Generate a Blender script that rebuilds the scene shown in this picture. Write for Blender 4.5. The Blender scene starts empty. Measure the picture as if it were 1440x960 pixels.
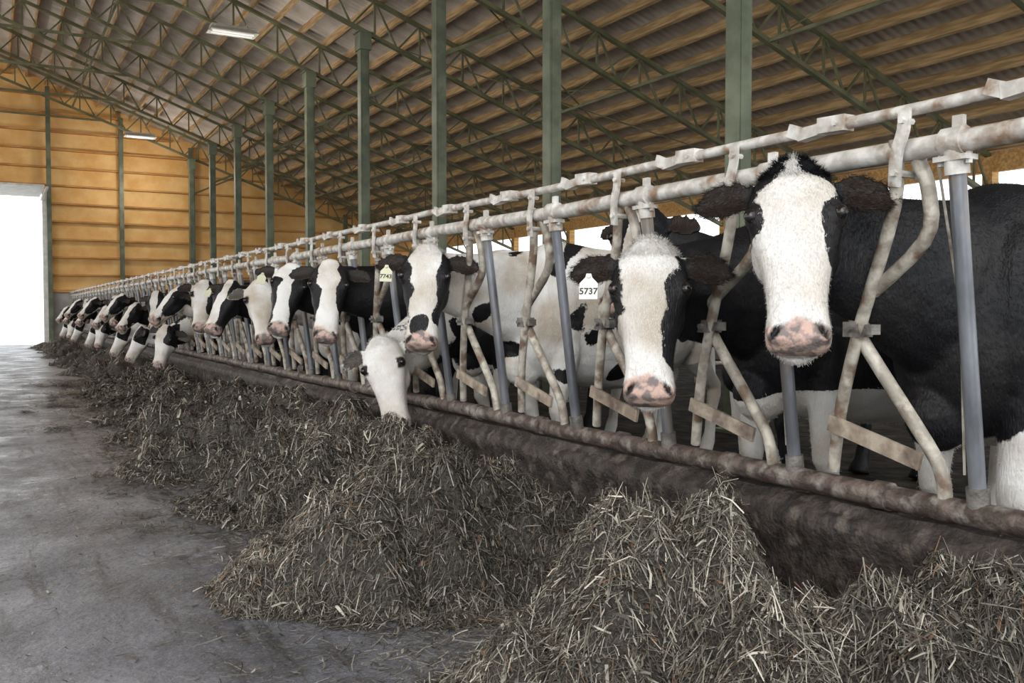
import bpy, bmesh, math, random
import numpy as np
from mathutils import Vector, Matrix
random.seed(7); rng=np.random.default_rng(7)
scene=bpy.context.scene
HC=1.0
def link(o):
    scene.collection.objects.link(o); return o
def V(*a): return np.array(a,dtype=float)
def nrm(v): return v/np.linalg.norm(v)
# ---------------------------------------------------------------- materials
def newmat(name):
    m=bpy.data.materials.new(name); m.use_nodes=True
    nt=m.node_tree; b=nt.nodes["Principled BSDF"]
    return m,nt,b
def noise_mat(name,c1,c2,scale=5,rough=.6,metal=0,bump=.2,bscale=None,stretch=(1,1,1),c3=None,s3=1.5,t3=(.5,.62),detail=6,rlo=.42,rhi=.6,spec=.4):
    m,nt,b=newmat(name); N=nt.nodes; L=nt.links
    tc=N.new('ShaderNodeTexCoord'); mp=N.new('ShaderNodeMapping'); mp.inputs['Scale'].default_value=stretch
    L.new(tc.outputs['Object'],mp.inputs['Vector'])
    n=N.new('ShaderNodeTexNoise'); n.inputs['Scale'].default_value=scale; n.inputs['Detail'].default_value=detail
    L.new(mp.outputs[0],n.inputs['Vector'])
    r=N.new('ShaderNodeValToRGB'); r.color_ramp.elements[0].position=rlo; r.color_ramp.elements[1].position=rhi
    r.color_ramp.elements[0].color=(*c1,1); r.color_ramp.elements[1].color=(*c2,1)
    L.new(n.outputs['Fac'],r.inputs[0]); col=r.outputs[0]
    if c3:
        n3=N.new('ShaderNodeTexNoise'); n3.inputs['Scale'].default_value=s3; n3.inputs['Detail'].default_value=8
        L.new(mp.outputs[0],n3.inputs['Vector'])
        r3=N.new('ShaderNodeValToRGB'); r3.color_ramp.elements[0].position=t3[0]; r3.color_ramp.elements[1].position=t3[1]
        r3.color_ramp.elements[0].color=(0,0,0,1); r3.color_ramp.elements[1].color=(1,1,1,1)
        L.new(n3.outputs['Fac'],r3.inputs[0])
        mx=N.new('ShaderNodeMixRGB'); L.new(r3.outputs[0],mx.inputs[0]); L.new(col,mx.inputs[1]); mx.inputs[2].default_value=(*c3,1); col=mx.outputs[0]
    L.new(col,b.inputs['Base Color'])
    b.inputs['Roughness'].default_value=rough; b.inputs['Metallic'].default_value=metal
    b.inputs['Specular IOR Level'].default_value=spec
    if bump:
        nb=N.new('ShaderNodeTexNoise'); nb.inputs['Scale'].default_value=bscale or scale*6; nb.inputs['Detail'].default_value=5
        L.new(mp.outputs[0],nb.inputs['Vector'])
        bp=N.new('ShaderNodeBump'); bp.inputs['Strength'].default_value=bump; bp.inputs['Distance'].default_value=.02
        L.new(nb.outputs['Fac'],bp.inputs['Height']); L.new(bp.outputs[0],b.inputs['Normal'])
    return m
M_rail=noise_mat('galv_rail',(.46,.43,.39),(.69,.67,.63),18,.45,.05,.12,c3=(.27,.18,.12),s3=13,t3=(.51,.67))
M_post=noise_mat('steel_post',(.12,.125,.14),(.23,.24,.265),10,.35,.4,.08,stretch=(1,1,.3),c3=(.2,.16,.125),s3=9,t3=(.53,.66))
M_bar=noise_mat('worn_bar',(.31,.275,.23),(.53,.49,.42),20,.5,.1,.15,c3=(.18,.12,.085),s3=14,t3=(.49,.63))
M_brk=noise_mat('dark_bracket',(.12,.11,.10),(.25,.23,.21),20,.5,.4,.2)
M_plate=noise_mat('plate_rust',(.28,.22,.17),(.44,.37,.29),14,.7,.1,.2,c3=(.14,.10,.08),s3=9,t3=(.50,.65))
M_curb=noise_mat('dirty_curb',(.026,.021,.019),(.072,.058,.052),14,.6,0,.6,60,c3=(.155,.13,.11),s3=11,t3=(.57,.70))
M_pipe=noise_mat('rusty_pipe',(.075,.056,.047),(.17,.13,.11),22,.5,.2,.35,80,c3=(.29,.26,.23),s3=16,t3=(.53,.68))
M_green=noise_mat('green_paint',(.105,.122,.082),(.175,.195,.132),3,.5,.1,.05,c3=(.10,.095,.07),s3=4,t3=(.58,.75))
M_truss=noise_mat('truss_paint',(.115,.113,.058),(.175,.172,.095),3,.6,.0,0)
M_purlin=noise_mat('purlin_wood',(.37,.235,.11),(.58,.39,.20),4,.75,0,.1,stretch=(6,.6,6))
M_girt=noise_mat('girt_wood_shaded',(.42,.20,.06),(.60,.32,.10),4,.7,0,.1,stretch=(.6,6,6))  # browner than the wall: the girts' shadow lines are put into the wood colour
M_wood=noise_mat('stud_wood',(.50,.27,.09),(.70,.42,.16),4,.7,0,.1,stretch=(.6,6,6))
M_white=noise_mat('white_enamel',(.6,.6,.56),(.75,.75,.70),6,.4,0,0)
M_shade=noise_mat('aged_enamel',(.38,.37,.33),(.52,.51,.46),6,.5,0,0)
M_conc=noise_mat('pale_concrete',(.42,.40,.37),(.58,.55,.5),3,.8,0,.2)
M_curtain=noise_mat('curtain_wall',(.10,.10,.10),(.16,.16,.155),3,.8,0,.2)
M_out=noise_mat('gravel_outside',(.6,.6,.56),(.8,.79,.75),6,.9,0,.2)
M_muck=noise_mat('wet_muck',(.010,.008,.006),(.04,.032,.026),5,.8,0,.9,12,c3=(.08,.066,.052),s3=3,t3=(.55,.7),spec=.08)
def ramp_(N,L,f,a,b_,ca,cb):
    r=N.new('ShaderNodeValToRGB'); r.color_ramp.elements[0].position=a; r.color_ramp.elements[1].position=b_
    r.color_ramp.elements[0].color=(*ca,1); r.color_ramp.elements[1].color=(*cb,1); L.new(f,r.inputs[0]); return r.outputs[0]
def mix_(N,L,f,a,c,mode='MIX'):
    x=N.new('ShaderNodeMixRGB'); x.blend_type=mode; L.new(f,x.inputs[0]); L.new(a,x.inputs[1])
    if isinstance(c,tuple): x.inputs[2].default_value=(*c,1)
    else: L.new(c,x.inputs[2])
    return x.outputs[0]
def floor_mat():
    m,nt,b=newmat('alley_concrete'); N=nt.nodes; L=nt.links
    tc=N.new('ShaderNodeTexCoord')
    def ns(scale,det,st=(1,1,1),rot=0,rg=.65):
        mp=N.new('ShaderNodeMapping'); mp.inputs['Scale'].default_value=st; mp.inputs['Rotation'].default_value=(0,0,rot); L.new(tc.outputs['Object'],mp.inputs[0])
        n=N.new('ShaderNodeTexNoise'); n.inputs['Scale'].default_value=scale; n.inputs['Detail'].default_value=det; n.inputs['Roughness'].default_value=rg; L.new(mp.outputs[0],n.inputs[0]); return n.outputs['Fac']
    c=ramp_(N,L,ns(1.1,12,rg=.75),.40,.60,(.105,.107,.125),(.235,.238,.268))
    c=mix_(N,L,ramp_(N,L,ns(1.5,12,(1.5,.8,1),rg=.8),.48,.60,(0,0,0),(.85,.85,.85)),c,(.072,.072,.082))
    c=mix_(N,L,ramp_(N,L,ns(2.4,10,(4,.35,1),rg=.7),.55,.62,(0,0,0),(.8,.8,.8)),c,(.040,.039,.040))
    c=mix_(N,L,ramp_(N,L,ns(2.0,12,(1,1,1),rot=.6,rg=.8),.56,.61,(0,0,0),(.85,.85,.85)),c,(.028,.026,.025))
    c=mix_(N,L,ramp_(N,L,ns(90,3),.56,.66,(0,0,0),(.7,.7,.7)),c,(.31,.30,.27))
    c=mix_(N,L,ramp_(N,L,ns(55,3,rot=1),.58,.66,(0,0,0),(.7,.7,.7)),c,(.06,.054,.050))
    L.new(c,b.inputs['Base Color'])
    L.new(ramp_(N,L,ns(2,10,rg=.7),.38,.62,(.22,.22,.22),(.5,.5,.5)),b.inputs['Roughness'])
    bp=N.new('ShaderNodeBump'); bp.inputs['Strength'].default_value=.55; bp.inputs['Distance'].default_value=.02
    L.new(ns(30,8),bp.inputs['Height']); L.new(bp.outputs[0],b.inputs['Normal'])
    return m
M_floor=floor_mat()
def board_mat(name,c1,c2,per,axis):
    m,nt,b=newmat(name); N=nt.nodes; L=nt.links
    tc=N.new('ShaderNodeTexCoord'); n=N.new('ShaderNodeTexNoise'); n.inputs['Scale'].default_value=2.5; n.inputs['Detail'].default_value=8
    L.new(tc.outputs['Object'],n.inputs[0])
    r=ramp_(N,L,n.outputs['Fac'],.35,.65,c1,c2)
    n2=N.new('ShaderNodeTexNoise'); n2.inputs['Scale'].default_value=40; n2.inputs['Detail'].default_value=3; L.new(tc.outputs['Object'],n2.inputs[0])
    mx=N.new('ShaderNodeMixRGB'); mx.blend_type='MULTIPLY'; mx.inputs[0].default_value=.25; L.new(r,mx.inputs[1]); L.new(n2.outputs['Fac'],mx.inputs[2])
    L.new(mx.outputs[0],b.inputs['Base Color']); b.inputs['Roughness'].default_value=.75
    w=N.new('ShaderNodeTexWave'); w.inputs['Scale'].default_value=per; w.bands_direction=axis; L.new(tc.outputs['Object'],w.inputs[0])
    bp=N.new('ShaderNodeBump'); bp.inputs['Strength'].default_value=.4; bp.inputs['Distance'].default_value=.03; L.new(w.outputs['Fac'],bp.inputs['Height']); L.new(bp.outputs[0],b.inputs['Normal'])
    return m
M_wall=board_mat('osb_wall',(.82,.45,.14),(.96,.62,.25),.5,'Z')
M_roof=board_mat('roof_sheet',(.50,.44,.385),(.70,.63,.57),2.2,'Y')
# ---------------------------------------------------------------- mesh builder
class MB:
    def __init__(s): s.v=[];s.f=[];s.m=[];s.n=0
    def add(s,vs,fs,mat=0):
        s.v.extend([tuple(map(float,p)) for p in vs]); s.f.extend([tuple(i+s.n for i in f) for f in fs]); s.m.extend([mat]*len(fs)); s.n+=len(vs)
    def tube(s,pts,r,seg=10,mat=0,cap=True):
        pts=[np.array(p,float) for p in pts]; n=len(pts)
        rs=[r]*n if np.isscalar(r) else r
        T=[]
        for i in range(n):
            a=pts[max(i-1,0)]; b=pts[min(i+1,n-1)]; T.append(nrm(b-a))
        ref=V(0,0,1) if abs(T[0][2])<.9 else V(1,0,0)
        u=nrm(np.cross(T[0],ref)); vs=[]
        for i in range(n):
            u=nrm(u-np.dot(u,T[i])*T[i]); w=np.cross(T[i],u)
            for k in range(seg):
                a=2*math.pi*k/seg; vs.append(pts[i]+rs[i]*(math.cos(a)*u+math.sin(a)*w))
        fs=[]
        for i in range(n-1):
            for k in range(seg):
                k2=(k+1)%seg; fs.append((i*seg+k,i*seg+k2,(i+1)*seg+k2,(i+1)*seg+k))
        if cap: fs.append(tuple(range(seg))[::-1]); fs.append(tuple((n-1)*seg+k for k in range(seg)))
        s.add(vs,fs,mat)
    def beam(s,p0,p1,w,h,mat=0,up=None):
        p0=np.array(p0,float);p1=np.array(p1,float);t=nrm(p1-p0)
        up=V(0,0,1) if up is None else np.array(up,float)
        if abs(np.dot(up,t))>.95: up=V(1,0,0)
        u=nrm(np.cross(t,up)); w_=np.cross(u,t)
        vs=[]
        for p in (p0,p1):
            for a,b in ((-1,-1),(1,-1),(1,1),(-1,1)): vs.append(p+u*a*w/2+w_*b*h/2)
        s.add(vs,[(0,1,2,3),(7,6,5,4),(0,4,5,1),(1,5,6,2),(2,6,7,3),(3,7,4,0)],mat)
    def box(s,c,sz,mat=0):
        c=np.array(c,float); s.beam(c-V(0,sz[1]/2,0),c+V(0,sz[1]/2,0),sz[0],sz[2],mat)
    def build(s,name,mats,smooth=False,parent=None):
        me=bpy.data.meshes.new(name); me.from_pydata(s.v,[],s.f)
        for m in mats: me.materials.append(m)
        me.polygons.foreach_set('material_index',s.m)
        me.validate(); me.update()
        bm=bmesh.new(); bm.from_mesh(me); bmesh.ops.recalc_face_normals(bm,faces=bm.faces); bm.to_mesh(me); bm.free()
        if smooth:
            me.shade_smooth()
            try: me.set_sharp_from_angle(angle=math.radians(45))
            except Exception: pass
        o=link(bpy.data.objects.new(name,me))
        if parent: o.parent=parent
        return o
def empty(name,loc=(0,0,0)):
    e=bpy.data.objects.new(name,None); e.location=loc; e.empty_display_size=.2; return link(e)
def catmull(P,m):
    P=np.array(P,float); n=len(P); out=[]
    for i in range(n-1):
        p0=P[max(i-1,0)];p1=P[i];p2=P[i+1];p3=P[min(i+2,n-1)]
        for k in range(m):
            t=k/m
            out.append(.5*((2*p1)+(-p0+p2)*t+(2*p0-5*p1+4*p2-p3)*t*t+(-p0+3*p1-3*p2+p3)*t**3))
    out.append(P[-1]); return np.array(out)
def ribbons(name,p,d,side,bend,L,wd,col,mat,parent,minz=None,maxx=None):
    n=len(p); a=p-d*L[:,None]/2; c=p+d*L[:,None]/2; mid=p+bend; s=side*wd[:,None]
    vs=np.stack([a-s,a+s,mid-s,mid+s,c-s*.5,c+s*.5],1).reshape(-1,3)
    if minz is not None: vs[:,2]=np.maximum(vs[:,2],minz)
    if maxx is not None: vs[:,0]=np.minimum(vs[:,0],maxx)
    base=np.arange(n)*6
    fs=np.concatenate([np.stack([base,base+1,base+3,base+2],1),np.stack([base+2,base+3,base+5,base+4],1)],0)
    me=bpy.data.meshes.new(name); me.vertices.add(len(vs)); me.vertices.foreach_set('co',vs.ravel())
    me.loops.add(fs.size); me.loops.foreach_set('vertex_index',fs.ravel().astype(np.int32)); me.polygons.add(len(fs)); me.polygons.foreach_set('loop_start',(np.arange(len(fs))*4).astype(np.int32))
    me.update(calc_edges=True)
    at=me.attributes.new('col','FLOAT_COLOR','POINT'); at.data.foreach_set('color',np.repeat(np.concatenate([col,np.ones((n,1))],1),6,axis=0).ravel().astype(np.float32))
    me.materials.append(mat); o=link(bpy.data.objects.new(name,me)); o.parent=parent; return o
# ---------------------------------------------------------------- building
YE=30.2; YB=-1.5; XR=13.2; XRIDGE=-2.0; XL=-9.6; SL=.36; R0=8.1
def zr(x): return R0-SL*x if x>=XRIDGE else R0-SL*XRIDGE-SL*(XRIDGE-x)
mb=MB(); mb.box((-4.4,13.9,-.1),(13.9,34,.2)); mb.build('floor',[M_floor])
mb=MB(); mb.box((7.9,13.9,-.1),(10.69,34,.2)); mb.build('floor_stall',[M_muck])
mb=MB(); mb.box((10,20,-.35),(140,140,.2)); mb.build('ground_outside',[M_out])
mb=MB()
for (xa,xb) in ((XRIDGE,XR+.5),(XL-.5,XRIDGE)):
    za,zb=zr(xa)+.17,zr(xb)+.17
    mb.add([(xa,YB,za),(xb,YB,zb),(xb,YE+.3,zb),(xa,YE+.3,za),(xa,YB,za+.06),(xb,YB,zb+.06),(xb,YE+.3,zb+.06),(xa,YE+.3,za+.06)],
           [(0,1,2,3),(4,7,6,5),(0,4,5,1),(1,5,6,2),(2,6,7,3),(3,7,4,0)])
mb.build('ceiling',[M_roof])
mb=MB()
x=XL-.3
while x<XR+.4:
    s=-SL if x>XRIDGE else SL
    up=nrm(V(-s,0,1)); c=V(x,0,zr(x)+.085)
    mb.beam(c+V(0,YB,0),c+V(0,YE-.05,0),.05,.16,0,up=up)
    x+=.46
mb.build('roof_purlins',[M_purlin])
COLY=[5.73+2.88*k for k in range(-2,9)]
XC=5.4
def truss(y):
    mb=MB(); D=.62
    def seg(xa,xb):
        mb.beam((xa,y,zr(xa)-.04),(xb,y,zr(xb)-.04),.08,.06)
        mb.beam((xa,y,zr(xa)-D),(xb,y,zr(xb)-D),.08,.06)
        n=max(1,int(round(abs(xb-xa)/.8))); 
        for i in range(n):
            a=xa+(xb-xa)*i/n; b=xa+(xb-xa)*(i+1)/n; m=(a+b)/2
            mb.beam((a,y,zr(a)-D),(m,y,zr(m)-.04),.03,.03); mb.beam((m,y,zr(m)-.04),(b,y,zr(b)-D),.03,.03)
            mb.beam((m,y,zr(m)-.04),(m,y,zr(m)-D),.03,.03)
    seg(XRIDGE,XR); seg(XL,XRIDGE)
    mb.beam((XRIDGE-5,y,zr(3)-D),(3,y,zr(3)-D),.05,.05)
    mb.beam((XRIDGE,y,zr(XRIDGE)-D),(XRIDGE,y,zr(3)-D),.04,.04)
    mb.beam((XC,y,zr(XC)-1.7),(XC+1.3,y,zr(XC+1.3)-D),.05,.05)
    mb.build('roof_truss',[M_truss])
for y in COLY: truss(y)
mb=MB()
for i in range(len(COLY)-1):
    y0,y1=COLY[i],COLY[i+1]
    for xx in (8.6,2.2,-5):
        mb.beam((xx,y0,zr(xx)-.62),(xx,y1,zr(xx)-.62),.04,.04)
        if i%2==0:
            mb.tube([(xx,y0,zr(xx)-.62),(xx,y1,zr(xx)-.08)],.012,6); mb.tube([(xx,y0,zr(xx)-.08),(xx,y1,zr(xx)-.62)],.012,6)
    if i%3==1:
        mb.tube([(6,y0,zr(6)-.6),(11.5,y1,zr(11.5)-.6)],.012,6); mb.tube([(11.5,y0,zr(11.5)-.6),(6,y1,zr(6)-.6)],.012,6)
mb.build('truss_bracing_rods',[M_truss])
for xc in (XC,-9.4):
    for y in COLY:
        mb=MB(); top=zr(xc)-.66; w=.15
        mb.box((0,0,top/2),(.10,.17,top)); 
        for sx in (-1,1): mb.box((sx*.062,0,top/2),(.022,.15,top))
        mb.box((0,0,.0125),(.3,.3,.025)); mb.box((0,0,top-.14),(.2,.24,.28)); mb.box((0,0,top-.0),(.26,.26,.02))
        for sy in (-1,1): mb.beam((0,sy*.08,.03),(0,sy*.13,.03),.02,.12)
        o=mb.build('steel_column',[M_green]); o.location=(xc,y,0)
mb=MB(); mb.box((XR,14,.65),(.2,31.8,1.3)); mb.build('wall_right',[M_curtain])
mb=MB()
for y in COLY+[YE-.35]:
    mb.box((XR,y,(1.42+zr(XR))/2-.02),(.16,.16,zr(XR)-1.46))
mb.beam((XR,YB,zr(XR)-.12),(XR,YE-.2,zr(XR)-.12),.1,.3); mb.box((XR,14,1.36),(.24,31.6,.1))
mb.build('sidewall_posts',[M_wood])
DX0,DX1,DH=-4.5,1.55,4.4
mb=MB()
def quadwall(xa,xb,za0,za1,zb0,zb1,mat):
    y0,y1=YE,YE+.12
    mb.add([(xa,y0,za0),(xb,y0,zb0),(xb,y0,zb1),(xa,y0,za1),(xa,y1,za0),(xb,y1,zb0),(xb,y1,zb1),(xa,y1,za1)],
       [(0,1,2,3),(4,7,6,5),(0,4,5,1),(1,5,6,2),(2,6,7,3),(3,7,4,0)],mat)
quadwall(DX1,XR,1.55,zr(DX1)+.16,1.55,zr(XR)+.16,0)
quadwall(XRIDGE,DX1,DH,zr(XRIDGE)+.16,DH,zr(DX1)+.16,0)
quadwall(DX0,XRIDGE,DH,zr(DX0)+.16,DH,zr(XRIDGE)+.16,0)
quadwall(XL,DX0,1.55,zr(XL)+.16,1.55,zr(DX0)+.16,0)
quadwall(DX1,XR,0,1.55,0,1.55,1); quadwall(XL,DX0,0,1.55,0,1.55,1)
mb.build('wall_back',[M_wall,M_conc])
mb=MB()
z=2.05
while z<8.6:
    for (xa,xb) in ((DX1 if z<DH else DX0,XR),):
        xe=min(xb,(R0-z)/SL)
        if xe>xa+.2: mb.beam((max(xa,XL),YE-.07,z),(xe-.15,YE-.07,z),.14,.05)
    if z<DH: mb.beam((XL,YE-.07,z),(DX0,YE-.07,z),.14,.05)
    z+=.52
mb.box(((DX1+XR)/2-.2,YE-.1,1.58),(XR-DX1-.5,.2,.08))
mb.build('wall_back_girts',[M_girt])
mb=MB()
for xx in (DX1+.1,3.6,5.6,8.0,10.6):
    mb.box((xx,YE-.22,(zr(xx))/2),(.12,.12,zr(xx)-.1))
mb.build('wall_back_posts',[M_green])
e=empty('door_1',(0,YE-.25,0))
mb=MB()
mb.box((DX1-.02,.1,DH/2),(.12,.2,DH)); mb.box((DX0+.02,.1,DH/2),(.12,.2,DH)); mb.box(((DX0+DX1)/2,.1,DH+.05),(DX1-DX0+.1,.2,.12))
mb.build('door_frame',[M_white],parent=e)
mb=MB()
for i in range(8):
    mb.box(((DX0+DX1)/2,-.25-i*.33,DH-.12),(DX1-DX0-.3,.30,.05))
for xx in (DX0+.1,DX1-.1): mb.beam((xx,.0,DH-.2),(xx,-3,DH-.2),.05,.06)
mb.build('overhead_panels',[M_white],parent=e)
M_glow,nt,b=newmat('tube_glow'); b.inputs['Emission Color'].default_value=(1,.97,.9,1); b.inputs['Emission Strength'].default_value=.25
for (x,y,pw) in ((3.9,16.9,60),(3.9,28.2,90),(-5,2,120),(-5,8,170),(-5,14,200),(-5,20,220),(-5,26,280)):  # left row is unseen fill, added to brighten the roof and end wall
    zt=zr(x)-.60
    e=empty('barn_and_fill_light',(x,y,zt)); mb=MB()
    mb.beam((-.38,0,-.10),(.38,0,-.10),.26,.08); 
    for sx in (-1,1): mb.tube([(sx*.25,0,-.08),(sx*.25,0,.02)],.008,6)
    mb.add([(-.42,-.2,-.17),(.42,-.2,-.17),(.42,.2,-.17),(-.42,.2,-.17),(-.38,-.12,-.09),(.38,-.12,-.09),(.38,.12,-.09),(-.38,.12,-.09)],
        [(0,1,5,4),(1,2,6,5),(2,3,7,6),(3,0,4,7),(4,5,6,7)])
    mb.build('reflector_housing',[M_shade],parent=e)
    mb=MB(); 
    for sy in (-.07,.07): mb.tube([(-.36,sy,-.17),(.36,sy,-.17)],.02,8)
    mb.build('lamp_tubes',[M_glow],parent=e)
    ld=bpy.data.lights.new('barn_and_fill_lamp','POINT'); ld.energy=pw; ld.shadow_soft_size=.25; ld.color=(1,.93,.84)
    lo=link(bpy.data.objects.new('barn_and_fill_lamp',ld)); lo.parent=e; lo.location=(0,0,-1.3)
e=empty('free_stall_dividers')
mb=MB()
for i in range(20):
    y=2.4+i*1.25
    mb.tube(catmull([(8.6,y,.35),(7.3,y,.38),(6.9,y,.55),(6.85,y,.85),(7.0,y,1.12),(7.4,y,1.18),(8.6,y,1.2)],3),.025,8)
    mb.tube([(8.6,y,0),(8.6,y,1.35)],.035,8)
mb.tube([(7.6,1.8,1.24),(7.6,27,1.24)],.025,8)
mb.build('divider_loops',[M_bar],True,e)
# ---------------------------------------------------------------- feed fence
PY0=1.53; DY=.65; NS=44
HB,HT=.47,1.44
def fx(h): return 2.32-.125*(h-HB)/(HT-HB)
fence=empty('headlock_feed_fence')
mb=MB(); YF0=PY0-DY*4; YF1=PY0+DY*NS
def fp(dy,h,off=0,y=0): return V(fx(h)+off,y+dy,h)
def wav(y,a=.004): return a*math.sin(y*3.1)+a*math.sin(y*1.3+1)
mb.tube([(fx(HT),y,HT+wav(y)) for y in np.arange(YF0,YF1+.1,.65)],.030,14,0)
mb.build('top_rail',[M_rail],True,fence)
mb=MB()
HL=HT+.105
for k in range(-4,NS):
    y0=PY0+k*DY
    mb.tube([(fx(HL)-.0,y0+.02,HL+wav(y0)),(fx(HL),y0+DY+.02,HL+wav(y0+DY))],.017,10)
mb.build('lock_rail',[M_rail],True,fence)
posts=MB();bars=MB();brk=MB();lat=MB();pl=MB()
for k in range(-4,NS):
    y=PY0+k*DY; j=lambda s=.008: random.uniform(-s,s)
    near=k<12; sg=12 if near else 6
    posts.tube([fp(0,HB,0,y),fp(0,HT,0,y)],.022,sg)
    lat.tube([(fx(HT),y-.03,HT),(fx(HT),y+.03,HT)],.038,sg)
    lat.tube([fp(0,HT-.085,0,y),fp(0,HT-.02,0,y)],.031,sg)
    lat.beam((fx(HT)-.0,y-.010,HT+.03),(fx(HT),y-.010,HT+.065),.03,.016)
    if near:
        lat.beam((fx(HT),y-.048,HT-.045),(fx(HT),y+.048,HT-.045),.05,.014)
        for sy in (-.04,.04): lat.tube([(fx(HT),y+sy,HT-.062),(fx(HT),y+sy,HT-.028)],.009,6)
    A=[fp(.17,HT+.03,-.01,y),fp(.19,HT-.15,-.01,y),fp(.33+j(),.97,-.012,y),fp(.42+j(),.72,-.01,y),fp(.49,HB+.03,0,y)]
    bars.tube(catmull(A,4 if near else 1),.019,sg)
    B=[fp(.12,HT-.03,.01,y),fp(.095,HT-.12,.012,y),fp(.12,HT-.25,.012,y),fp(.35+j(),1.02,.012,y),fp(.37,.96,.012,y),fp(.33,.88,.012,y),fp(.15,.62,.01,y),fp(.105,.54,.0,y),fp(.10,HB,0,y)]
    bars.tube(catmull(B,4 if near else 1),.020,sg)
    brk.box(fp(.355,.945,-.0,y),(.066,.055,.045))
    brk.box(fp(.315,.945,-.0,y),(.04,.05,.03))
    brk.tube([fp(.355,.945,-.05,y),fp(.355,.945,.045,y)],.010,6)
    S1=catmull([fp(.165,HT-.10,-.036,y),fp(.15,HT-.02,-.040,y),fp(.125,HT+.045,-.036,y),fp(.12,HT+.10,-.03,y)],3)
    for i in range(len(S1)-1): lat.beam(S1[i],S1[i+1]+(S1[i+1]-S1[i])*.15,.036,.010,up=(1,0,0))
    lat.beam(fp(.135,HT-.08,.036,y),fp(.135,HT+.03,.036,y),.04,.010,up=(1,0,0))
    lat.tube([fp(.155,HT-.065,-.055,y),fp(.155,HT-.065,.05,y)],.010,6); lat.tube([fp(.122,HT+.07,-.05,y),fp(.122,HT+.07,.0,y)],.009,6)
    lat.beam((fx(HL),y+.33,HL+.0),(fx(HL),y+.43,HL+.004),.045,.046)
    lat.beam((fx(HL),y+.43,HL-.004),(fx(HL),y+.51,HL-.012),.038,.034)
    lat.beam((fx(HL)-.01,y+.50,HL-.008),(fx(HL)-.01,y+.55,HL+.012),.014,.04)
    if near:
        lat.tube([(fx(HL)-.032,y+.36,HL),(fx(HL)+.032,y+.36,HL)],.008,6)
        bars.tube([fp(.07,HT-.02,.02,y),fp(.03,1.0,.02,y),fp(.05,.55,.02,y)],.004,6)
    pl.beam(fp(.465,.655,-.028,y),fp(.15,.575,-.028,y),.05,.012,up=(1,0,0))
    brk.tube([fp(0,HB-.02,0,y),fp(0,HB+.055,0,y)],.030,sg)
posts.build('upright_posts',[M_post],True,fence); bars.build('stanchion_bars',[M_bar],True,fence)
brk.build('pivot_clamps',[M_brk],True,fence); lat.build('latch_brackets',[M_rail],True,fence); pl.build('lower_plates',[M_plate],False,fence)
mb=MB(); mb.tube([(fx(HB)+.0,y,HB-.02+wav(y,.003)) for y in np.arange(YF0,YF1+.1,.33)],.036,14)
for k in range(-4,NS):
    y=PY0+k*DY
    mb.tube([(fx(HB),y+.28,HB-.02),(fx(HB),y+.33,HB-.02)],.043,12)
mb.build('bottom_rail',[M_pipe],True,fence)
mb=MB()
prof=[(2.275,0),(2.275,.25),(2.27,.28),(2.262,.30),(2.262,.335),(2.275,.36),(2.295,.372),(2.315,.40),(2.42,.41),(2.52,.405),(2.545,.38),(2.555,0)]
ys=np.arange(YF0,YE,.1); vs=[];n=len(prof)
for y in ys:
    for (x,z) in prof: vs.append((x+(random.uniform(-.004,.004) if z>0 else 0),y,z+(random.uniform(-.004,.004) if z>0 else 0)))
fs=[(i*n+k,i*n+k+1,(i+1)*n+k+1,(i+1)*n+k) for i in range(len(ys)-1) for k in range(n-1)]
fs+= [tuple(range(n)),tuple((len(ys)-1)*n+k for k in range(n))]
mb.add(vs,fs)
mb.build('feed_curb',[M_curb],True)
# ---------------------------------------------------------------- feed pile
heaps=[(2.0,1.18,.26,.26,.46),(2.05,.55,.34,.35,.40),(1.6,.55,.4,.4,.30),(1.56,1.86,.32,.28,.40),(1.98,2.45,.24,.34,.34),(1.62,1.30,.30,.25,.30),
 (1.46,3.30,.38,.40,.43),(1.92,3.55,.26,.45,.30),(1.95,2.95,.22,.25,.24),(1.47,4.75,.34,.40,.33),(2.0,4.6,.25,.55,.36),(1.42,6.0,.36,.40,.34),(2.0,5.6,.25,.6,.36),(2.0,7.0,.25,.7,.34),(1.38,7.5,.36,.44,.28),(1.55,9.0,.38,.48,.30),(2.0,8.4,.25,.8,.34)]
y=10.4
while y<29:
    heaps.append((random.uniform(1.45,1.75),y,random.uniform(.28,.4),random.uniform(.4,.6),random.uniform(.16,.28))); y+=random.uniform(1.2,1.7)
    heaps.append((2.0,y,.25,.8,.30))
W=[(rng.normal(size=2)*k,rng.uniform(0,6.28),a) for k,a in [(5,.018)]*6+[(14,.011)]*10+[(32,.006)]*10+[(70,.0028)]*8]
W2=[(rng.normal(size=2)*k,rng.uniform(0,6.28),a) for k,a in [(4,.022)]*5+[(11,.022)]*6+[(28,.010)]*6]
TU=[(rng.uniform(.7,2.15),rng.uniform(.3,8)**1.0,rng.uniform(.03,.09),rng.uniform(.03,.10)) for _ in range(600)]
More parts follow.
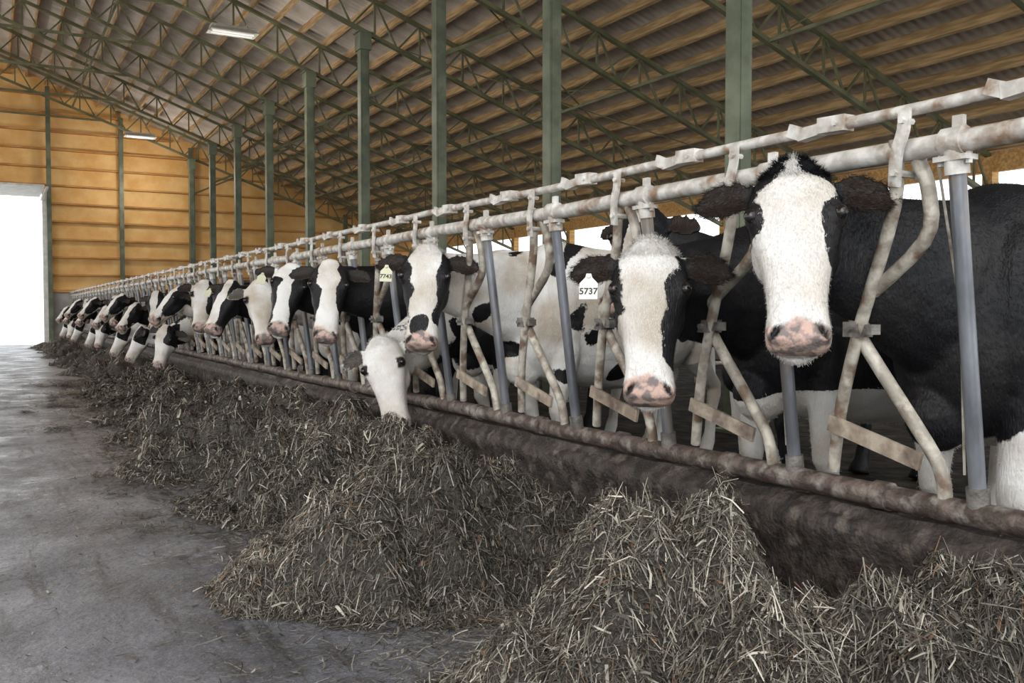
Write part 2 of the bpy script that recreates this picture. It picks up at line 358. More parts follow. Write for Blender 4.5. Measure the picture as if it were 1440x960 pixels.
def hay(X,Y):
    acc=np.zeros_like(X)
    wx=sum(a*np.sin(X*k[0]+Y*k[1]+p) for k,p,a in W2); wy=sum(a*np.sin(X*k[1]-Y*k[0]+p*2) for k,p,a in W2)
    Xw=X+wx; Yw=Y+wy
    for cx,cy,rx,ry,hh in heaps:
        d=((Xw-cx)/rx)**2+((Yw-cy)/ry)**2
        acc+= (hh*np.exp(-d**1.1*.6))**4
    h=acc**.25
    strip=.085/(1+np.exp(-(Xw-1.5)/.07))
    h=np.maximum(h,strip)
    no=sum(a*np.sin(X*k[0]+Y*k[1]+p) for k,p,a in W)
    h=h+no*np.clip(h/.12,0,1.3)-.04
    t=np.zeros_like(X)
    for cx,cy,r,a in TU:
        m=(np.abs(X-cx)<2.5*r)&(np.abs(Y-cy)<2.5*r)
        if m.any(): t[m]=np.maximum(t[m],a*np.exp(-((X[m]-cx)**2+(Y[m]-cy)**2)/r**2))
    h=h+t*np.clip(h/.1,0,1)
    return h
GX0,GY0,GD=.2,-.7,.012
gxs=np.arange(GX0,2.30,GD); gys=np.arange(GY0,30.0,GD*1.5)
_X,_Y=np.meshgrid(gxs,gys); HG=hay(_X,_Y)
def hs(X,Y):
    fx_=np.clip((X-GX0)/GD,0,len(gxs)-1.01); fy_=np.clip((Y-GY0)/(GD*1.5),0,len(gys)-1.01)
    i=fx_.astype(int); j=fy_.astype(int); a=fx_-i; b=fy_-j
    h=(HG[j,i]*(1-a)+HG[j,i+1]*a)*(1-b)+(HG[j+1,i]*(1-a)+HG[j+1,i+1]*a)*b
    return np.where(X<GX0,-.04,h)
def pilemesh(x0,x1,y0,y1,sx,sy):
    xs=np.arange(x0,x1+1e-6,sx); yy=np.arange(y0,y1+1e-6,sy)
    X,Y=np.meshgrid(xs,yy); H=hs(X,Y)+rng.uniform(-.007,.007,X.shape)-.004
    nx=len(xs); vs=np.stack([X.ravel(),Y.ravel(),H.ravel()],1)
    keep=H>-.002; fs=[]
    for i in range(len(yy)-1):
        for k in range(nx-1):
            if keep[i,k] or keep[i,k+1] or keep[i+1,k] or keep[i+1,k+1]:
                a=i*nx+k; fs.append((a,a+1,a+nx+1,a+nx))
    return vs,fs
def hay_mat():
    m,nt,b=newmat('hay_bulk'); N=nt.nodes;L=nt.links
    tc=N.new('ShaderNodeTexCoord'); n=N.new('ShaderNodeTexNoise'); n.inputs['Scale'].default_value=90; n.inputs['Detail'].default_value=6;n.inputs['Roughness'].default_value=.7
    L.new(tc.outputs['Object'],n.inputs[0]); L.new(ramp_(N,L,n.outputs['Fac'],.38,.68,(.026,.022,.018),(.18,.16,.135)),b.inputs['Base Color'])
    b.inputs['Roughness'].default_value=.9; bp=N.new('ShaderNodeBump'); bp.inputs['Strength'].default_value=1; bp.inputs['Distance'].default_value=.02; L.new(n.outputs['Fac'],bp.inputs['Height']); L.new(bp.outputs[0],b.inputs['Normal'])
    return m
M_hay=hay_mat()
mb=MB(); v1,f1=pilemesh(.3,2.26,-.6,9.0,.02,.02); mb.add(v1,f1); v2,f2=pilemesh(.3,2.26,9.0,29.8,.05,.07); mb.add(v2,f2)
pile=mb.build('feed_hay_pile',[M_hay],True)
M_straw,nt,b=newmat('straw'); a=nt.nodes.new('ShaderNodeAttribute'); a.attribute_name='col'; nt.links.new(a.outputs['Color'],b.inputs['Base Color']); b.inputs['Roughness'].default_value=.65; b.inputs['Specular IOR Level'].default_value=.25
def straw(name,n,sampler,parent,zoff=0,lmul=1,flat=False,wmul=1,zr_=0):
    X,Y=sampler(n); n=len(X)
    H=hs(X,Y)
    if flat: H=np.maximum(H,0)
    else:
        k=H>-.006; X,Y,H=X[k],Y[k],H[k]; n=len(X)
    dist=np.sqrt(X**2+Y**2)
    L=(.018+rng.random(n)**2.2*.085)*lmul; wd=rng.uniform(.0006,.0018,n)*np.clip(dist/3,1,3.5)*wmul
    lf=rng.random(n)<.08; wd=np.where(lf,wd*2.4,wd); L=np.where(lf,L*.5+.012,L)
    az=rng.uniform(0,2*np.pi,n); el=rng.normal(.08,.45,n) if not flat else rng.normal(0,.12,n)*(zr_>0)
    e=.02
    if flat: gx=np.zeros(n);gy=np.zeros(n)
    else: gx=(hs(X+e,Y)-hs(X-e,Y))/(2*e); gy=(hs(X,Y+e)-hs(X,Y-e))/(2*e)
    gx=np.clip(gx,-.8,.8);gy=np.clip(gy,-.8,.8)
    d=np.stack([np.cos(az)*np.cos(el),np.sin(az)*np.cos(el),np.sin(el)+(gx*np.cos(az)+gy*np.sin(az))*.8],1)
    p=np.stack([X,Y,np.maximum(H,0)+zoff+rng.uniform(-.003,.016,n)*(0 if flat else 1)+rng.random(n)**2*zr_],1)
    side=np.stack([-np.sin(az),np.cos(az),rng.normal(0,.5,n)*(0 if flat else 1)],1)
    bend=rng.normal(0,.09,(n,3))*L[:,None]; bend[:,2]=np.abs(bend[:,2])*(0 if flat else 1)
    t=rng.random(n)**2.6; g=rng.random(n)
    c1=np.array([.034,.029,.024]);c2=np.array([.52,.475,.395]);c3=np.array([.115,.100,.076])
    col=c1+(c2-c1)*t[:,None]; col=np.where(g[:,None]<.3,col*.4+c3*.6,col); col=np.where((g[:,None]>.975),np.array([[.18,.10,.06]]),col)
    pn=sum(np.sin(X*k[0]*.9+Y*k[1]*.9+q) for k,q,_ in W[:6])/6; col=col*(1+.65*pn)[:,None]
    return ribbons(name,p,d,side,bend,L,wd,col,M_straw,parent,minz=.003,maxx=2.27)
def smp_near(n): return rng.uniform(.25,2.26,n), .2+ (rng.random(n)**1.5)*5.3
def smp_mid(n): return rng.uniform(.5,2.26,n), rng.uniform(5,14,n)
def smp_far(n): return rng.uniform(.6,2.26,n), rng.uniform(13.5,29,n)
straw('straw_near',300000,smp_near,pile)
straw('straw_mid',90000,smp_mid,pile,lmul=1.1)
straw('straw_far',15000,smp_far,pile,lmul=1.3)
def smp_floor(n):
    y=.8+(rng.random(n)**1.3)*14; x=1.45-np.abs(rng.normal(0,.36,n)); return x,y
straw('straw_loose',34000,smp_floor,pile,zoff=.004,flat=True,lmul=.85,zr_=.02)
cl=[(1.25-abs(rng.normal(0,.35)),rng.uniform(1.8,14),rng.uniform(.03,.12)) for _ in range(130)]
def smp_cl(n):
    i=rng.integers(0,len(cl),n); c=np.array(cl)[i]; return c[:,0]+rng.normal(size=n)*c[:,2],c[:,1]+rng.normal(size=n)*c[:,2]*1.4
straw('straw_tufts',14000,smp_cl,pile,zoff=.004,flat=True,lmul=.8,zr_=.035)
def smp_floor2(n):
    y=.8+(rng.random(n)**1.3)*14; return rng.uniform(-5,1.3,n),y
straw('straw_scattered',9000,smp_floor2,pile,zoff=.004,flat=True,lmul=.5,wmul=1.3)
def smp_curb(n): return rng.uniform(2.30,2.5,n),rng.uniform(.8,12,n)
n=6000; X,Y=smp_curb(n); az=rng.uniform(0,6.28,n); z0=np.zeros(n)
cc=np.array([[.09,.08,.06]])+rng.random(n)[:,None]**2*np.array([[.35,.31,.25]])
ribbons('straw_on_curb',np.stack([X,Y,np.full(n,.416)+rng.uniform(0,.012,n)],1),np.stack([np.cos(az),np.sin(az),rng.normal(0,.15,n)],1),np.stack([-np.sin(az),np.cos(az),z0],1),np.zeros((n,3)),rng.uniform(.015,.06,n),rng.uniform(.0008,.002,n),cc,M_straw,pile)
# ---------------------------------------------------------------- cows
def cow_mat():
    m,nt,b=newmat('holstein_hide'); N=nt.nodes;L=nt.links
    tc=N.new('ShaderNodeTexCoord')
    def att(n): a=N.new('ShaderNodeAttribute'); a.attribute_name=n; return a.outputs['Fac']
    n=N.new('ShaderNodeTexNoise'); n.inputs['Scale'].default_value=60; n.inputs['Detail'].default_value=4; L.new(tc.outputs['Object'],n.inputs[0])
    ma=N.new('ShaderNodeMath'); ma.operation='MULTIPLY_ADD'; L.new(n.outputs['Fac'],ma.inputs[0]); ma.inputs[1].default_value=.024; L.new(att('blk'),ma.inputs[2])
    r=N.new('ShaderNodeMapRange'); L.new(ma.outputs[0],r.inputs[0]); r.inputs[1].default_value=.010; r.inputs[2].default_value=.015
    n2=N.new('ShaderNodeTexNoise'); n2.inputs['Scale'].default_value=4; n2.inputs['Detail'].default_value=8; L.new(tc.outputs['Object'],n2.inputs[0])
    wr=ramp_(N,L,n2.outputs['Fac'],.35,.6,(.50,.43,.35),(.80,.785,.76))
    n4=N.new('ShaderNodeTexNoise'); n4.inputs['Scale'].default_value=5; n4.inputs['Detail'].default_value=8; L.new(tc.outputs['Object'],n4.inputs[0])
    bk=ramp_(N,L,n4.outputs['Fac'],.45,.75,(.005,.005,.007),(.022,.019,.018))
    c=mix_(N,L,r.outputs[0],wr,bk)
    n3=N.new('ShaderNodeTexNoise'); n3.inputs['Scale'].default_value=26; n3.inputs['Detail'].default_value=6; L.new(tc.outputs['Object'],n3.inputs[0])
    pr=ramp_(N,L,n3.outputs['Fac'],.44,.56,(.55,.38,.32),(.20,.165,.155))
    c=mix_(N,L,att('pink'),c,pr); c=mix_(N,L,att('brown'),c,(.02,.013,.010)); c=mix_(N,L,att('dark'),c,(.008,.006,.006))
    L.new(c,b.inputs['Base Color']); b.inputs['Roughness'].default_value=.5; b.inputs['Specular IOR Level'].default_value=.28
    mp=N.new('ShaderNodeMapping'); mp.inputs['Scale'].default_value=(1,1,.25); L.new(tc.outputs['Object'],mp.inputs[0])
    nb=N.new('ShaderNodeTexNoise'); nb.inputs['Scale'].default_value=170; nb.inputs['Detail'].default_value=4; L.new(mp.outputs[0],nb.inputs[0])
    bp=N.new('ShaderNodeBump'); bp.inputs['Strength'].default_value=.55; bp.inputs['Distance'].default_value=.008; L.new(nb.outputs['Fac'],bp.inputs['Height'])
    nc=N.new('ShaderNodeTexNoise'); nc.inputs['Scale'].default_value=9; nc.inputs['Detail'].default_value=3; L.new(tc.outputs['Object'],nc.inputs[0])
    b2=N.new('ShaderNodeBump'); b2.inputs['Strength'].default_value=.4; b2.inputs['Distance'].default_value=.035; L.new(nc.outputs['Fac'],b2.inputs['Height']); L.new(bp.outputs[0],b2.inputs['Normal']); L.new(b2.outputs[0],b.inputs['Normal'])
    return m
M_cow=cow_mat()
M_hair,nt,b=newmat('coat_hair'); a=nt.nodes.new('ShaderNodeAttribute'); a.attribute_name='col'; nt.links.new(a.outputs['Color'],b.inputs['Base Color']); b.inputs['Roughness'].default_value=.5; b.inputs['Specular IOR Level'].default_value=.12
M_eye,nt,b=newmat('eye_gloss'); b.inputs['Base Color'].default_value=(.012,.008,.008,1); b.inputs['Roughness'].default_value=.06
M_tag,nt,b=newmat('ear_tag_plastic'); b.inputs['Base Color'].default_value=(.60,.59,.42,1); b.inputs['Roughness'].default_value=.5
M_tagw,nt,b=newmat('ear_tag_pale'); b.inputs['Base Color'].default_value=(.74,.73,.65,1)
M_ink,nt,b=newmat('tag_ink'); b.inputs['Base Color'].default_value=(.02,.02,.02,1)
def loft(mb,secs,n=24,m=4):
    S=catmull(np.array([np.concatenate([s[0],s[1],s[2],[s[3],s[4],s[5],s[6]]]) for s in secs]),m)
    vs=[]
    for s in S:
        c,r,u=s[0:3],s[3:6],s[6:9]; hw,ht,hb,e=s[9:13]
        for k in range(n):
            a=2*math.pi*k/n; ca,sa=math.cos(a),math.sin(a)
            x=math.copysign(abs(ca)**(2/e),ca)*hw; y=math.copysign(abs(sa)**(2/e),sa)*(ht if sa>0 else hb)
            vs.append(c+r*x+u*y)
    N=len(S); fs=[(i*n+k,i*n+(k+1)%n,(i+1)*n+(k+1)%n,(i+1)*n+k) for i in range(N-1) for k in range(n)]
    vs.append(S[0][0:3]); vs.append(S[-1][0:3])
    fs+=[((k+1)%n,k,N*n) for k in range(n)]; fs+=[((N-1)*n+k,(N-1)*n+(k+1)%n,N*n+1) for k in range(n)]
    mb.add(vs,fs)
def ellip(mb,c,ax,r,n=12):
    vs=[];fs=[]; m=8
    for i in range(1,m):
        ph=math.pi*i/m
        for k in range(n):
            a=2*math.pi*k/n; vs.append(c+ax[0]*r[0]*math.sin(ph)*math.cos(a)+ax[1]*r[1]*math.sin(ph)*math.sin(a)+ax[2]*r[2]*math.cos(ph))
    for i in range(m-2):
        for k in range(n): fs.append((i*n+k,(i+1)*n+k,(i+1)*n+(k+1)%n,i*n+(k+1)%n))
    t=len(vs); vs.append(c+ax[2]*r[2]); vs.append(c-ax[2]*r[2])
    fs+=[(t,k,(k+1)%n) for k in range(n)]; fs+=[(t+1,(m-2)*n+(k+1)%n,(m-2)*n+k) for k in range(n)]
    mb.add(vs,fs)
HEAD=[(-.022,.050,-.035,-.075,-.11),(.0,.086,-.01,-.07,-.14),(.045,.110,.014,-.06,-.17),(.095,.124,.024,-.05,-.19),(.145,.127,.026,-.048,-.20),(.19,.119,.022,-.052,-.205),
 (.245,.103,.014,-.058,-.20),(.305,.089,.006,-.06,-.185),(.365,.080,.002,-.06,-.168),(.415,.078,.001,-.06,-.158),(.455,.083,-.001,-.06,-.152),(.488,.086,-.009,-.062,-.143),(.512,.078,-.024,-.068,-.130),(.528,.052,-.042,-.072,-.105)]
def sstep(x,a,b):
    t=np.clip((x-a)/(b-a),0,1); return t*t*(3-2*t)
def make_cow(name,P,look,pf,roll,chest,yaw,bl,br,bias,seed,vox,lowwhite=0,earblk=1,tag=None,pinkamt=1,neckbias=0,belly=0,eartilt=0,sc=1.0,spots=0,xc=0,hair=0,lw=(.85,.45),fmul=.35):
    P=np.array(P,float); c=nrm(V(look[0],look[1],0))
    pf=math.radians(pf); A=nrm(c*math.sin(pf)+V(0,0,-1)*math.cos(pf)); N=nrm(c-np.dot(c,A)*A)
    R=Matrix.Rotation(math.radians(roll),3,Vector(N)); A=np.array(R@Vector(A)); S=np.cross(A,N)
    def hl(x,t,z): return P+S*x+A*t+N*z
    mb=MB()
    loft(mb,[(hl(0,t,zc),S,N,hw,zf-zc,zc-zb,2.45) for t,hw,zf,zc,zb in HEAD],28,3)
    ax=(S,A,N)
    for sx in (-1,1):
        ellip(mb,hl(sx*.106,.148,-.020),ax,(.030,.042,.036))
        ellip(mb,hl(sx*.072,.20,-.12),ax,(.048,.10,.075))
        ellip(mb,hl(sx*.056,.485,-.020),ax,(.028,.030,.022))
        th=.011 if vox<.012 else .017
        vs=[];n=16
        K=[(0,.024),(.12,.036),(.3,.054),(.55,.060),(.78,.051),(.92,.030),(1,.005)]
        droop=.022+eartilt*sx
        for q,wd in K:
            cx=sx*(.095+.185*q); ct=.045+droop*q**1.3; cz=-.075-.02*q
            for k in range(n):
                a=2*math.pi*k/n; yy=math.cos(a)*wd; zz=math.sin(a)*th*(1-.5*q)+ .030*((yy/wd)**2-.5)*(1 if q>.1 else .3)
                vs.append(hl(cx,ct+yy,cz+zz))
        m_=len(K)
        fs=[(i*n+k,i*n+(k+1)%n,(i+1)*n+(k+1)%n,(i+1)*n+k) for i in range(m_-1) for k in range(n)]
        fs+=[tuple(range(n)),tuple((m_-1)*n+k for k in range(n))]
        mb.add(vs,fs)
    ellip(mb,hl(0,-.005,-.035),ax,(.066,.036,.045)); ellip(mb,hl(0,.495,-.05),ax,(.074,.030,.048)); ellip(mb,hl(0,.492,-.134),ax,(.058,.045,.028))
    B0=V(chest[0],chest[1],0); ya=math.radians(yaw); bk=V(math.cos(ya),math.sin(ya),0); sd=V(-math.sin(ya),math.cos(ya),0); up=V(0,0,1)
    def bp(s,y,h): return B0+bk*s*sc+sd*y*sc+up*h*sc
    BODY=[(0,1.12,.78,.10),(.08,1.22,.66,.17),(.22,1.37,.60,.22),(.36,1.41,.56,.26),(.6,1.385,.53,.31),(.9,1.375,.51,.335),(1.15,1.39,.56,.33),(1.38,1.41,.70,.275),(1.56,1.38,.82,.225),(1.66,1.30,.95,.15),(1.70,1.2,1.05,.06)]
    loft(mb,[(bp(s,0,(t*.45+b*.55)),sd,up,hw*sc,(t-(t*.45+b*.55))*sc,((t*.45+b*.55)-b)*sc,2.25) for s,t,b,hw in BODY],28,3)
    bx=(bk,sd,up)
    for sy in (-1,1):
        ellip(mb,bp(.28,sy*.16,.98),bx,(.17,.09,.30)); ellip(mb,bp(1.40,sy*.17,1.0),bx,(.22,.11,.27)); ellip(mb,bp(1.22,sy*.235,1.36),bx,(.07,.04,.04))
        ellip(mb,bp(1.12,sy*.20,.80),bx,(.16,.10,.12))
        js=.05*sy*(1 if seed%2 else -1)
        def leg(pts): mb.tube([bp(*p[:3]) for p in pts],[p[3]*sc for p in pts],14)
        leg([(.28,sy*.15,.92,.11),(.28,sy*.16,.75,.095),(.27+js*.3,sy*.165,.60,.068),(.25+js*.6,sy*.165,.46,.050),(.255+js*.6,sy*.165,.42,.052),(.27+js*.8,sy*.165,.36,.038),(.275+js,sy*.165,.20,.033),(.27+js,sy*.165,.145,.043),(.25+js,sy*.165,.09,.042),(.235+js,sy*.165,.055,.055),(.225+js,sy*.165,.004,.066)])
        leg([(1.42,sy*.16,1.0,.17),(1.36,sy*.18,.84,.145),(1.36-js*.3,sy*.18,.70,.10),(1.46-js*.6,sy*.175,.585,.060),(1.53-js,sy*.17,.51,.048),(1.53-js,sy*.17,.45,.046),(1.505-js,sy*.17,.34,.036),(1.49-js,sy*.17,.20,.036),(1.475-js,sy*.17,.145,.045),(1.455-js,sy*.17,.09,.043),(1.435-js,sy*.17,.055,.055),(1.425-js,sy*.17,.004,.066)])
    ellip(mb,bp(1.17,0,.60),bx,(.20,.15,.13))
    mb.tube([bp(*p[:3]) for p in [(1.62,0,1.33,.04),(1.72,0,1.28,.03),(1.765,.01,1.1,.024),(1.77,.02,.85,.02),(1.77,.02,.7,.03),(1.77,.02,.5,.038),(1.77,.02,.38,.01)]],[.04,.03,.024,.02,.03,.038,.01],10)
    ellip(mb,bp(.10,0,.68),bx,(.13,.09,.12))
    J=hl(0,.085,-.105); K0=bp(.38,0,1.04); K1=bp(.08,0,1.07 if P[2]>1.1 else 1.0); 
    back=nrm(K1-J); Jn=J+ nrm(back*.6-N*.8)*.14
    tip=hl(0,.10,-.05)
    ctr=[K0,K1,K1*.5+Jn*.5,Jn,J,tip]
    hwv=[.17,.155,.118,.096,.090,.05]; hh=[.33,.28,.205,.150,.11,.05]
    secs=[]
    for i,(q,w_,h_) in enumerate(zip(ctr,hwv,hh)):
        a=ctr[max(i-1,0)]; b_=ctr[min(i+1,len(ctr)-1)]; T=nrm(b_-a)
        if i<3: s_=nrm(np.cross(T,up))
        elif i==3: s_=nrm(nrm(np.cross(T,up))+S*np.sign(np.dot(S,np.cross(T,up))))
        else: s_=S*np.sign(np.dot(S,secs[-1][1]))
        u_=nrm(np.cross(s_,T))
        if np.dot(u_,secs[-1][2] if secs else up)<0: u_=-u_
        secs.append((q,s_,u_,w_,h_,h_,2.1))
    loft(mb,secs,22,5)
    me=bpy.data.meshes.new('tmp'); me.from_pydata(mb.v,[],mb.f); me.update()
    bm=bmesh.new(); bm.from_mesh(me); bmesh.ops.recalc_face_normals(bm,faces=bm.faces); bm.to_mesh(me); bm.free()
    o=link(bpy.data.objects.new('tmp',me)); r=o.modifiers.new('r','REMESH'); r.mode='VOXEL'; r.voxel_size=vox
    s=o.modifiers.new('s','SMOOTH'); s.factor=.5; s.iterations=5 if vox<.012 else 3
    dg=bpy.context.evaluated_depsgraph_get(); dg.update(); ev=o.evaluated_get(dg); nm=bpy.data.meshes.new_from_object(ev)
    bpy.data.objects.remove(o); nm.name=name
    n=len(nm.vertices); co=np.empty(n*3,np.float32); nm.vertices.foreach_get('co',co); co=co.reshape(-1,3).astype(float)
    no=np.empty(n*3,np.float32); nm.vertices.foreach_get('normal',no); no=no.reshape(-1,3)
    q=co-P; x=q@S; t=q@A; z=q@N
    inhead=(np.abs(x)<.32)&(t>-.08)&(t<.62)&(z>-.24)
    ax_=np.abs(x); nx_=ax_-.060-(t-.485)*.5; nd=np.sqrt((nx_/.011)**2+((t-.485)/.021)**2); nost=(nd<1.4)&(z>-.06)&inhead
    co[nost]-= (N*.022)[None,:]*np.clip(1.4-nd[nost],0,1)[:,None]
    mo=inhead&(t>.38)&(np.abs(z+.108)<.012)
    ins=np.zeros(n); ins[mo]=(1-np.abs(z[mo]+.108)/.012)*.009; co-=no*ins[:,None]
    nm.vertices.foreach_set('co',co.astype(np.float32).ravel())
    rg=np.random.default_rng(seed); f=np.zeros(n)
    bs=(co-B0)@np.stack([bk,sd,up],1)
    for i in range(9):
        k=nrm(rg.normal(size=3))*rg.uniform(4,11); f+=np.sin(bs@k+rg.uniform(0,6.28))
    f=f/9*fmul+bias
    if spots:
        g=np.zeros(n)
        for i in range(8):
            k=nrm(rg.normal(size=3))*rg.uniform(14,28); g+=np.sin(bs@k+rg.uniform(0,6.28))
        f=np.maximum(f,g/8*.35-.17+spots*.012)
    body=f - lowwhite*sstep(-bs[:,2],-lw[0],-lw[1]) - belly*sstep(-bs[:,2],-.75,-.6)*1.0
    nk=sstep(-bs[:,0],-.15,.1); body=body+nk*neckbias
    f2=sum(np.sin(q@(nrm(rg.normal(size=3))*rg.uniform(25,70))+rg.uniform(0,6)) for _ in range(8))*.0045
    L_=np.interp(t,[k[0] for k in bl],[k[1] for k in bl]); R_=np.interp(t,[k[0] for k in br],[k[1] for k in br])
    xx_=x-xc; face=np.where(xx_>0,xx_-L_,-xx_-R_)+f2
    if spots: face=np.maximum(face,np.where(z>-.2,(g/8*.35-.15),-1))
    wh=np.where(t>.27,1,sstep(z,-.19,-.12))*inhead
    ear=(np.abs(x)>.132)&(t<.16)&(t>-.05)&(z>-.17)&inhead
    face=np.where(ear,.1 if earblk else -.1,face)
    wh=np.where(ear,1,wh)
    blk=np.clip(wh*face*1.2+(1-wh)*body*.5,-.3,.3)
    hoof=bs[:,2]<.055
    pink=(sstep(t-ax_*.28+f2,.436,.452)*(z>-.088)*inhead*pinkamt)
    dark=np.where(hoof,.85,0.)
    ed=np.sqrt(((t-.150)/.032)**2+((z-.000)/.024)**2); dark=np.maximum(dark,(1-sstep(ed,.8,1.25))*(ax_>.09)*(ax_<.14)*inhead)
    dark=np.maximum(dark,(1-sstep(nd,.8,1.25))*(z>-.06)*inhead)
    dark=np.maximum(dark,.7*(1-sstep(np.abs(z+.108),.002,.007))*(t>.40)*inhead)
    brown=ear*sstep(no@N,.2,.6)*(ax_<.265)*.9
    for nmn,ar in (('blk',blk),('pink',pink),('dark',dark),('brown',brown)):
        at=nm.attributes.new(nmn,'FLOAT','POINT'); at.data.foreach_set('value',ar.astype(np.float32))
    nm.materials.clear(); nm.materials.append(M_cow); nm.shade_smooth()
    ob=link(bpy.data.objects.new(name,nm))
    eb=MB()
    for sx in (-1,1): ellip(eb,hl(sx*.118,.150,.003),ax,(.019,.022,.019),14)
    eb.build('eyes',[M_eye],True,ob)
    if hair:
        hr=np.random.default_rng(seed+5)
        front=(bs[:,0]<.9)
        wgt=np.where(inhead,3.0,np.where(front,1.0,.15)); wgt=np.where(ear,4.0,wgt); wgt*= (pink<.3)&(dark<.3)&((ed>1.35)|(ax_<.09))
        poll=inhead&(t<.03)&(ax_<.09); wgt=np.where(poll,8.0,wgt)
        idx=hr.choice(n,hair,p=wgt/wgt.sum()); p=co[idx]+hr.normal(0,vox*.5,(hair,3)); nn=no[idx]
        p=p-nn*((p-co[idx])*nn).sum(1)[:,None]
        sg=np.sign(x[idx]); 
        dirv=np.where(inhead[idx][:,None],A[None,:],(bk*.7-up*.7)[None,:])
        dirv=np.where(ear[idx][:,None],(S[None,:]*sg[:,None]*.9+A[None,:]*.3),dirv)
        dirv=dirv-nn*(dirv*nn).sum(1)[:,None]+hr.normal(0,.35,(hair,3)); 
        lift=np.where(ear[idx],.4,np.where(poll[idx],.6,.20))
        d=dirv+nn*lift[:,None]; d/=np.linalg.norm(d,axis=1)[:,None]
        Lh=hr.uniform(.005,.011,hair); Lh=np.where(ear[idx],hr.uniform(.008,.020,hair),Lh); Lh=np.where(poll[idx],hr.uniform(.010,.024,hair),Lh); Lh=np.where(inhead[idx],Lh,Lh*1.3)
        side=np.cross(d,nn)+1e-6; side/=np.linalg.norm(side,axis=1)[:,None]
        bl_=blk[idx]>.002
        v=hr.uniform(.72,1.0,hair)[:,None]
        col=np.where(bl_[:,None],np.array([[.009,.009,.011]])*hr.uniform(.6,2.2,hair)[:,None],np.array([[.78,.755,.72]])*v)
        col=np.where((ear[idx]&(brown[idx]>.4))[:,None],np.array([[.022,.015,.012]])*hr.uniform(.5,2.0,hair)[:,None],col)
        ribbons('coat_hair',p+d*Lh[:,None]*.42,d,side,nn*(Lh*.06)[:,None],Lh,np.full(hair,.00045),col,M_hair,ob)
    if tag:
        col,txt,side=tag
        cx=side*.205; M=Matrix([list(-S),list(-A),list(N)]).transposed().to_4x4(); M.translation=Vector(hl(cx,.135,-.045))
        tb=MB(); w=.031;hh_=.035
        tb.add([(-w,-hh_,0),(w,-hh_,0),(w,hh_*.6,0),(.012,hh_*1.2,0),(.008,hh_*1.6,0),(-.008,hh_*1.6,0),(-.012,hh_*1.2,0),(-w,hh_*.6,0)]+[(-w,-hh_,-.003),(w,-hh_,-.003),(w,hh_*.6,-.003),(.012,hh_*1.2,-.003),(.008,hh_*1.6,-.003),(-.008,hh_*1.6,-.003),(-.012,hh_*1.2,-.003),(-w,hh_*.6,-.003)],
            [tuple(range(8)),tuple(range(15,7,-1))]+[(i,(i+1)%8,8+(i+1)%8,8+i) for i in range(8)])
        tb.tube([(0,hh_*1.3,-.004),(0,hh_*1.3,.008)],.007,8)
        to=tb.build('ear_tag',[col],False,ob); to.matrix_local=M
        if txt:
            cu=bpy.data.curves.new('tag_number','FONT'); cu.body=txt; cu.size=.031; cu.align_x='CENTER'; cu.align_y='CENTER'; cu.offset=.0008; cu.extrude=.0004; cu.materials.append(M_ink)
            tx=link(bpy.data.objects.new('tag_number',cu)); tx.parent=ob; tx.matrix_local=M@Matrix.Translation((0,-.008,.001))
    return ob
AW=[(0,.3),(.6,.3)]
N_='holstein_cow'
make_cow(N_,(1.95,1.85,1.40),(-.70,-.70),22,1.5,(2.48,1.84),-3,
  [(-.03,.01),(.015,.03),(.06,.085),(.10,.105),(.13,.100),(.17,.095),(.20,.11),(.24,.3)],[(-.03,.01),(.015,.025),(.06,.10),(.10,.105),(.13,.078),(.18,.062),(.24,.062),(.29,.08),(.33,.3)],.30,11,.009,lowwhite=.70,lw=(.90,.45),neckbias=.5,hair=90000,fmul=.8)
make_cow(N_,(1.93,2.46,1.215),(-.62,-.78),17,0,(2.56,2.68),2,
  [(-.03,.2),(.03,.10),(.1,.095),(.16,.082),(.22,.082),(.27,.12),(.3,.3)],[(-.03,.2),(.03,.09),(.08,.085),(.14,.055),(.20,.042),(.3,.045),(.38,.055),(.43,.07),(.46,.3)],.24,22,.009,lowwhite=.2,belly=.5,tag=(M_tagw,'5737',1),neckbias=.3,hair=75000)
make_cow(N_,(2.62,3.40,1.47),(-.9,-.3),30,0,(3.3,3.55),6,[(-.03,.02),(.6,.03)],[(-.03,.02),(.6,.03)],.1,33,.013)
make_cow(N_,(1.98,4.37,1.32),(-.5,-.86),18,-2,(2.60,4.60),8,
  [(-.03,.075),(.1,.085),(.2,.068),(.3,.06),(.4,.065),(.45,.3)],[(-.03,.07),(.1,.085),(.2,.068),(.3,.055),(.4,.06),(.45,.3)],-.13,47,.010,tag=(M_tag,'7743',1),neckbias=-.05,lowwhite=.1,spots=7,hair=30000)
make_cow(N_,(1.99,5.08,.82),(-.62,-.78),10,14,(2.66,5.40),3,AW,AW,-.02,57,.010,earblk=0,neckbias=-.05,lowwhite=.1,spots=6,hair=25000,pinkamt=.6)
make_cow(N_,(1.98,5.90,1.315),(-.4,-.92),18,-3,(2.60,6.12),3,
  [(-.03,.055),(.1,.07),(.2,.05),(.3,.045),(.4,.07),(.46,.3)],[(-.03,.055),(.1,.07),(.2,.055),(.3,.055),(.4,.075),(.46,.3)],.2,61,.012,neckbias=.4)
make_cow(N_,(1.98,6.75,1.33),(-.3,-.92),22,-12,(2.60,7.0),3,
  [(-.03,.2),(.08,.2),(.12,.05),(.3,.05),(.5,.06)],[(-.03,.05),(.1,.04),(.2,.03),(.3,.035),(.4,.05),(.46,.06)],.15,73,.013,tag=(M_tag,'',1),neckbias=.3)
make_cow(N_,(1.98,7.75,1.24),(-.35,-.9),22,8,(2.60,8.0),3,AW,[(0,.3),(.6,.3)],-.1,81,.014,neckbias=-.1,earblk=0)
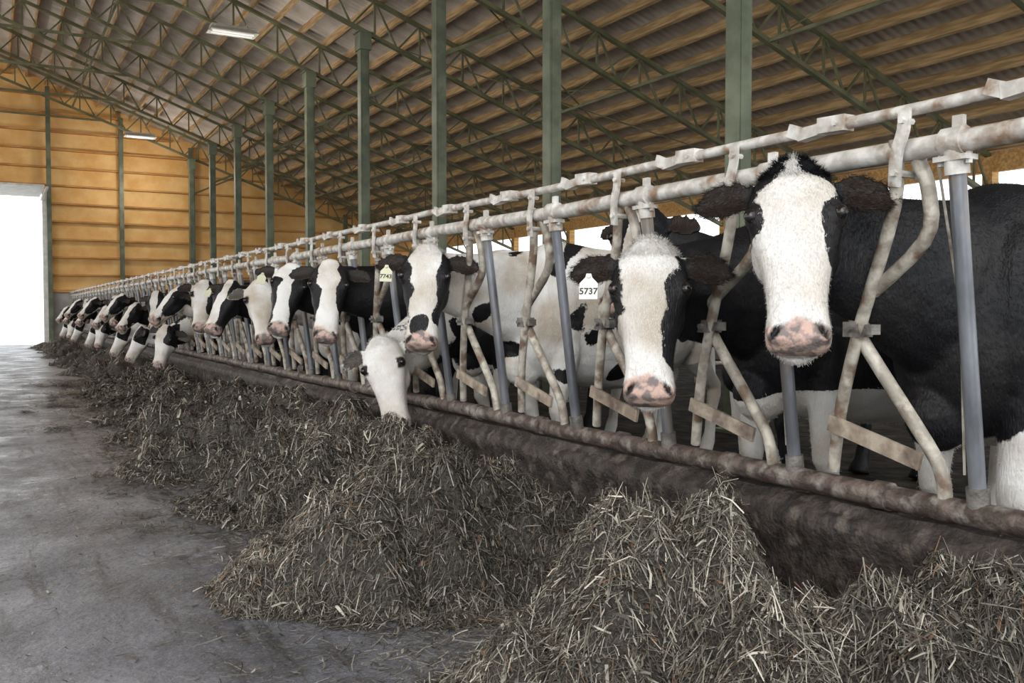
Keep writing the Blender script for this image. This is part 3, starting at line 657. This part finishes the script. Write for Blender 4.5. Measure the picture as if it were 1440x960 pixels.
make_cow(N_,(1.98,8.75,1.27),(-.6,-.7),30,-10,(2.60,8.95),3,[(0,.05),(.3,.05),(.4,.3)],[(0,.02),(.3,.03),(.6,.05)],.1,85,.015,tag=(M_tag,'',1),neckbias=.1)
make_cow(N_,(1.98,9.9,1.30),(-.2,-.95),22,-6,(2.60,10.1),3,
  [(0,.3),(.6,.3)],[(0,.04),(.2,.04),(.35,.05),(.4,.3)],.1,92,.015,neckbias=.2)
far=[]
far.append((11.6,make_cow(N_,(1.98,11.4,1.28),(-.85,-.35),42,-10,(2.62,11.6),3,[(0,.04),(.3,.05),(.4,.3)],[(0,.05),(.3,.06),(.6,.1)],.02,101,.018,neckbias=.0)))
far.append((12.4,make_cow(N_,(1.95,12.2,.80),(-.6,-.7),12,-8,(2.62,12.4),3,[(0,.3),(.6,.3)],[(0,.04),(.2,.04),(.3,.3)],.02,112,.018,neckbias=.0)))
far.append((13.3,make_cow(N_,(1.98,13.1,1.25),(-.5,-.8),20,4,(2.62,13.3),0,[(0,.05),(.3,.06),(.4,.1),(.5,.3)],[(0,.03),(.6,.04)],.1,123,.02,neckbias=.2)))
far.append((14.2,make_cow(N_,(1.90,14.0,.78),(-.95,.1),25,-5,(2.58,14.2),0,[(0,.02),(.3,.03),(.6,.04)],[(0,.05),(.2,.06),(.3,.3)],.05,134,.02,neckbias=.0)))
far.append((15.1,make_cow(N_,(1.96,14.95,1.12),(-.8,-.5),45,5,(2.58,15.1),0,[(0,.02),(.6,.04)],[(0,.06),(.6,.08)],.15,145,.02,neckbias=.1)))
for i,(kk,typ) in enumerate([(16.1,3),(16.9,0),(17.8,2),(18.7,4),(19.6,1),(20.4,3),(21.2,0),(22.2,4),(23.0,2),(23.9,3),(24.9,0),(25.8,4),(26.6,1),(27.6,3),(28.5,4)]):
    b0,src=far[typ]; o=link(bpy.data.objects.new(N_,src.data)); o.location=(0,kk-b0,0)
    for ch in src.children:
        c2=link(bpy.data.objects.new(ch.name,ch.data)); c2.parent=o
# ---------------------------------------------------------------- light
w=bpy.data.worlds.new('World'); scene.world=w; w.use_nodes=True
bg=w.node_tree.nodes['Background']; bg.inputs[0].default_value=(.93,.97,1,1); bg.inputs[1].default_value=2.15
sd=bpy.data.lights.new('sun','SUN'); sd.energy=1.6; sd.angle=math.radians(45); sd.color=(1,.99,.97)
so=link(bpy.data.objects.new('sun',sd)); so.rotation_euler=Vector((-.75,-1,.6)).to_track_quat('Z','Y').to_euler()
cd=bpy.data.cameras.new('camera'); cam=link(bpy.data.objects.new('camera',cd)); cd.lens=32.5; cd.sensor_width=36; cd.clip_start=.05; cd.clip_end=300
cam.location=(0,0,HC); cam.rotation_euler=(math.radians(90-1.9),0,-math.atan(740/1300))
scene.camera=cam
scene.view_settings.view_transform='Standard'
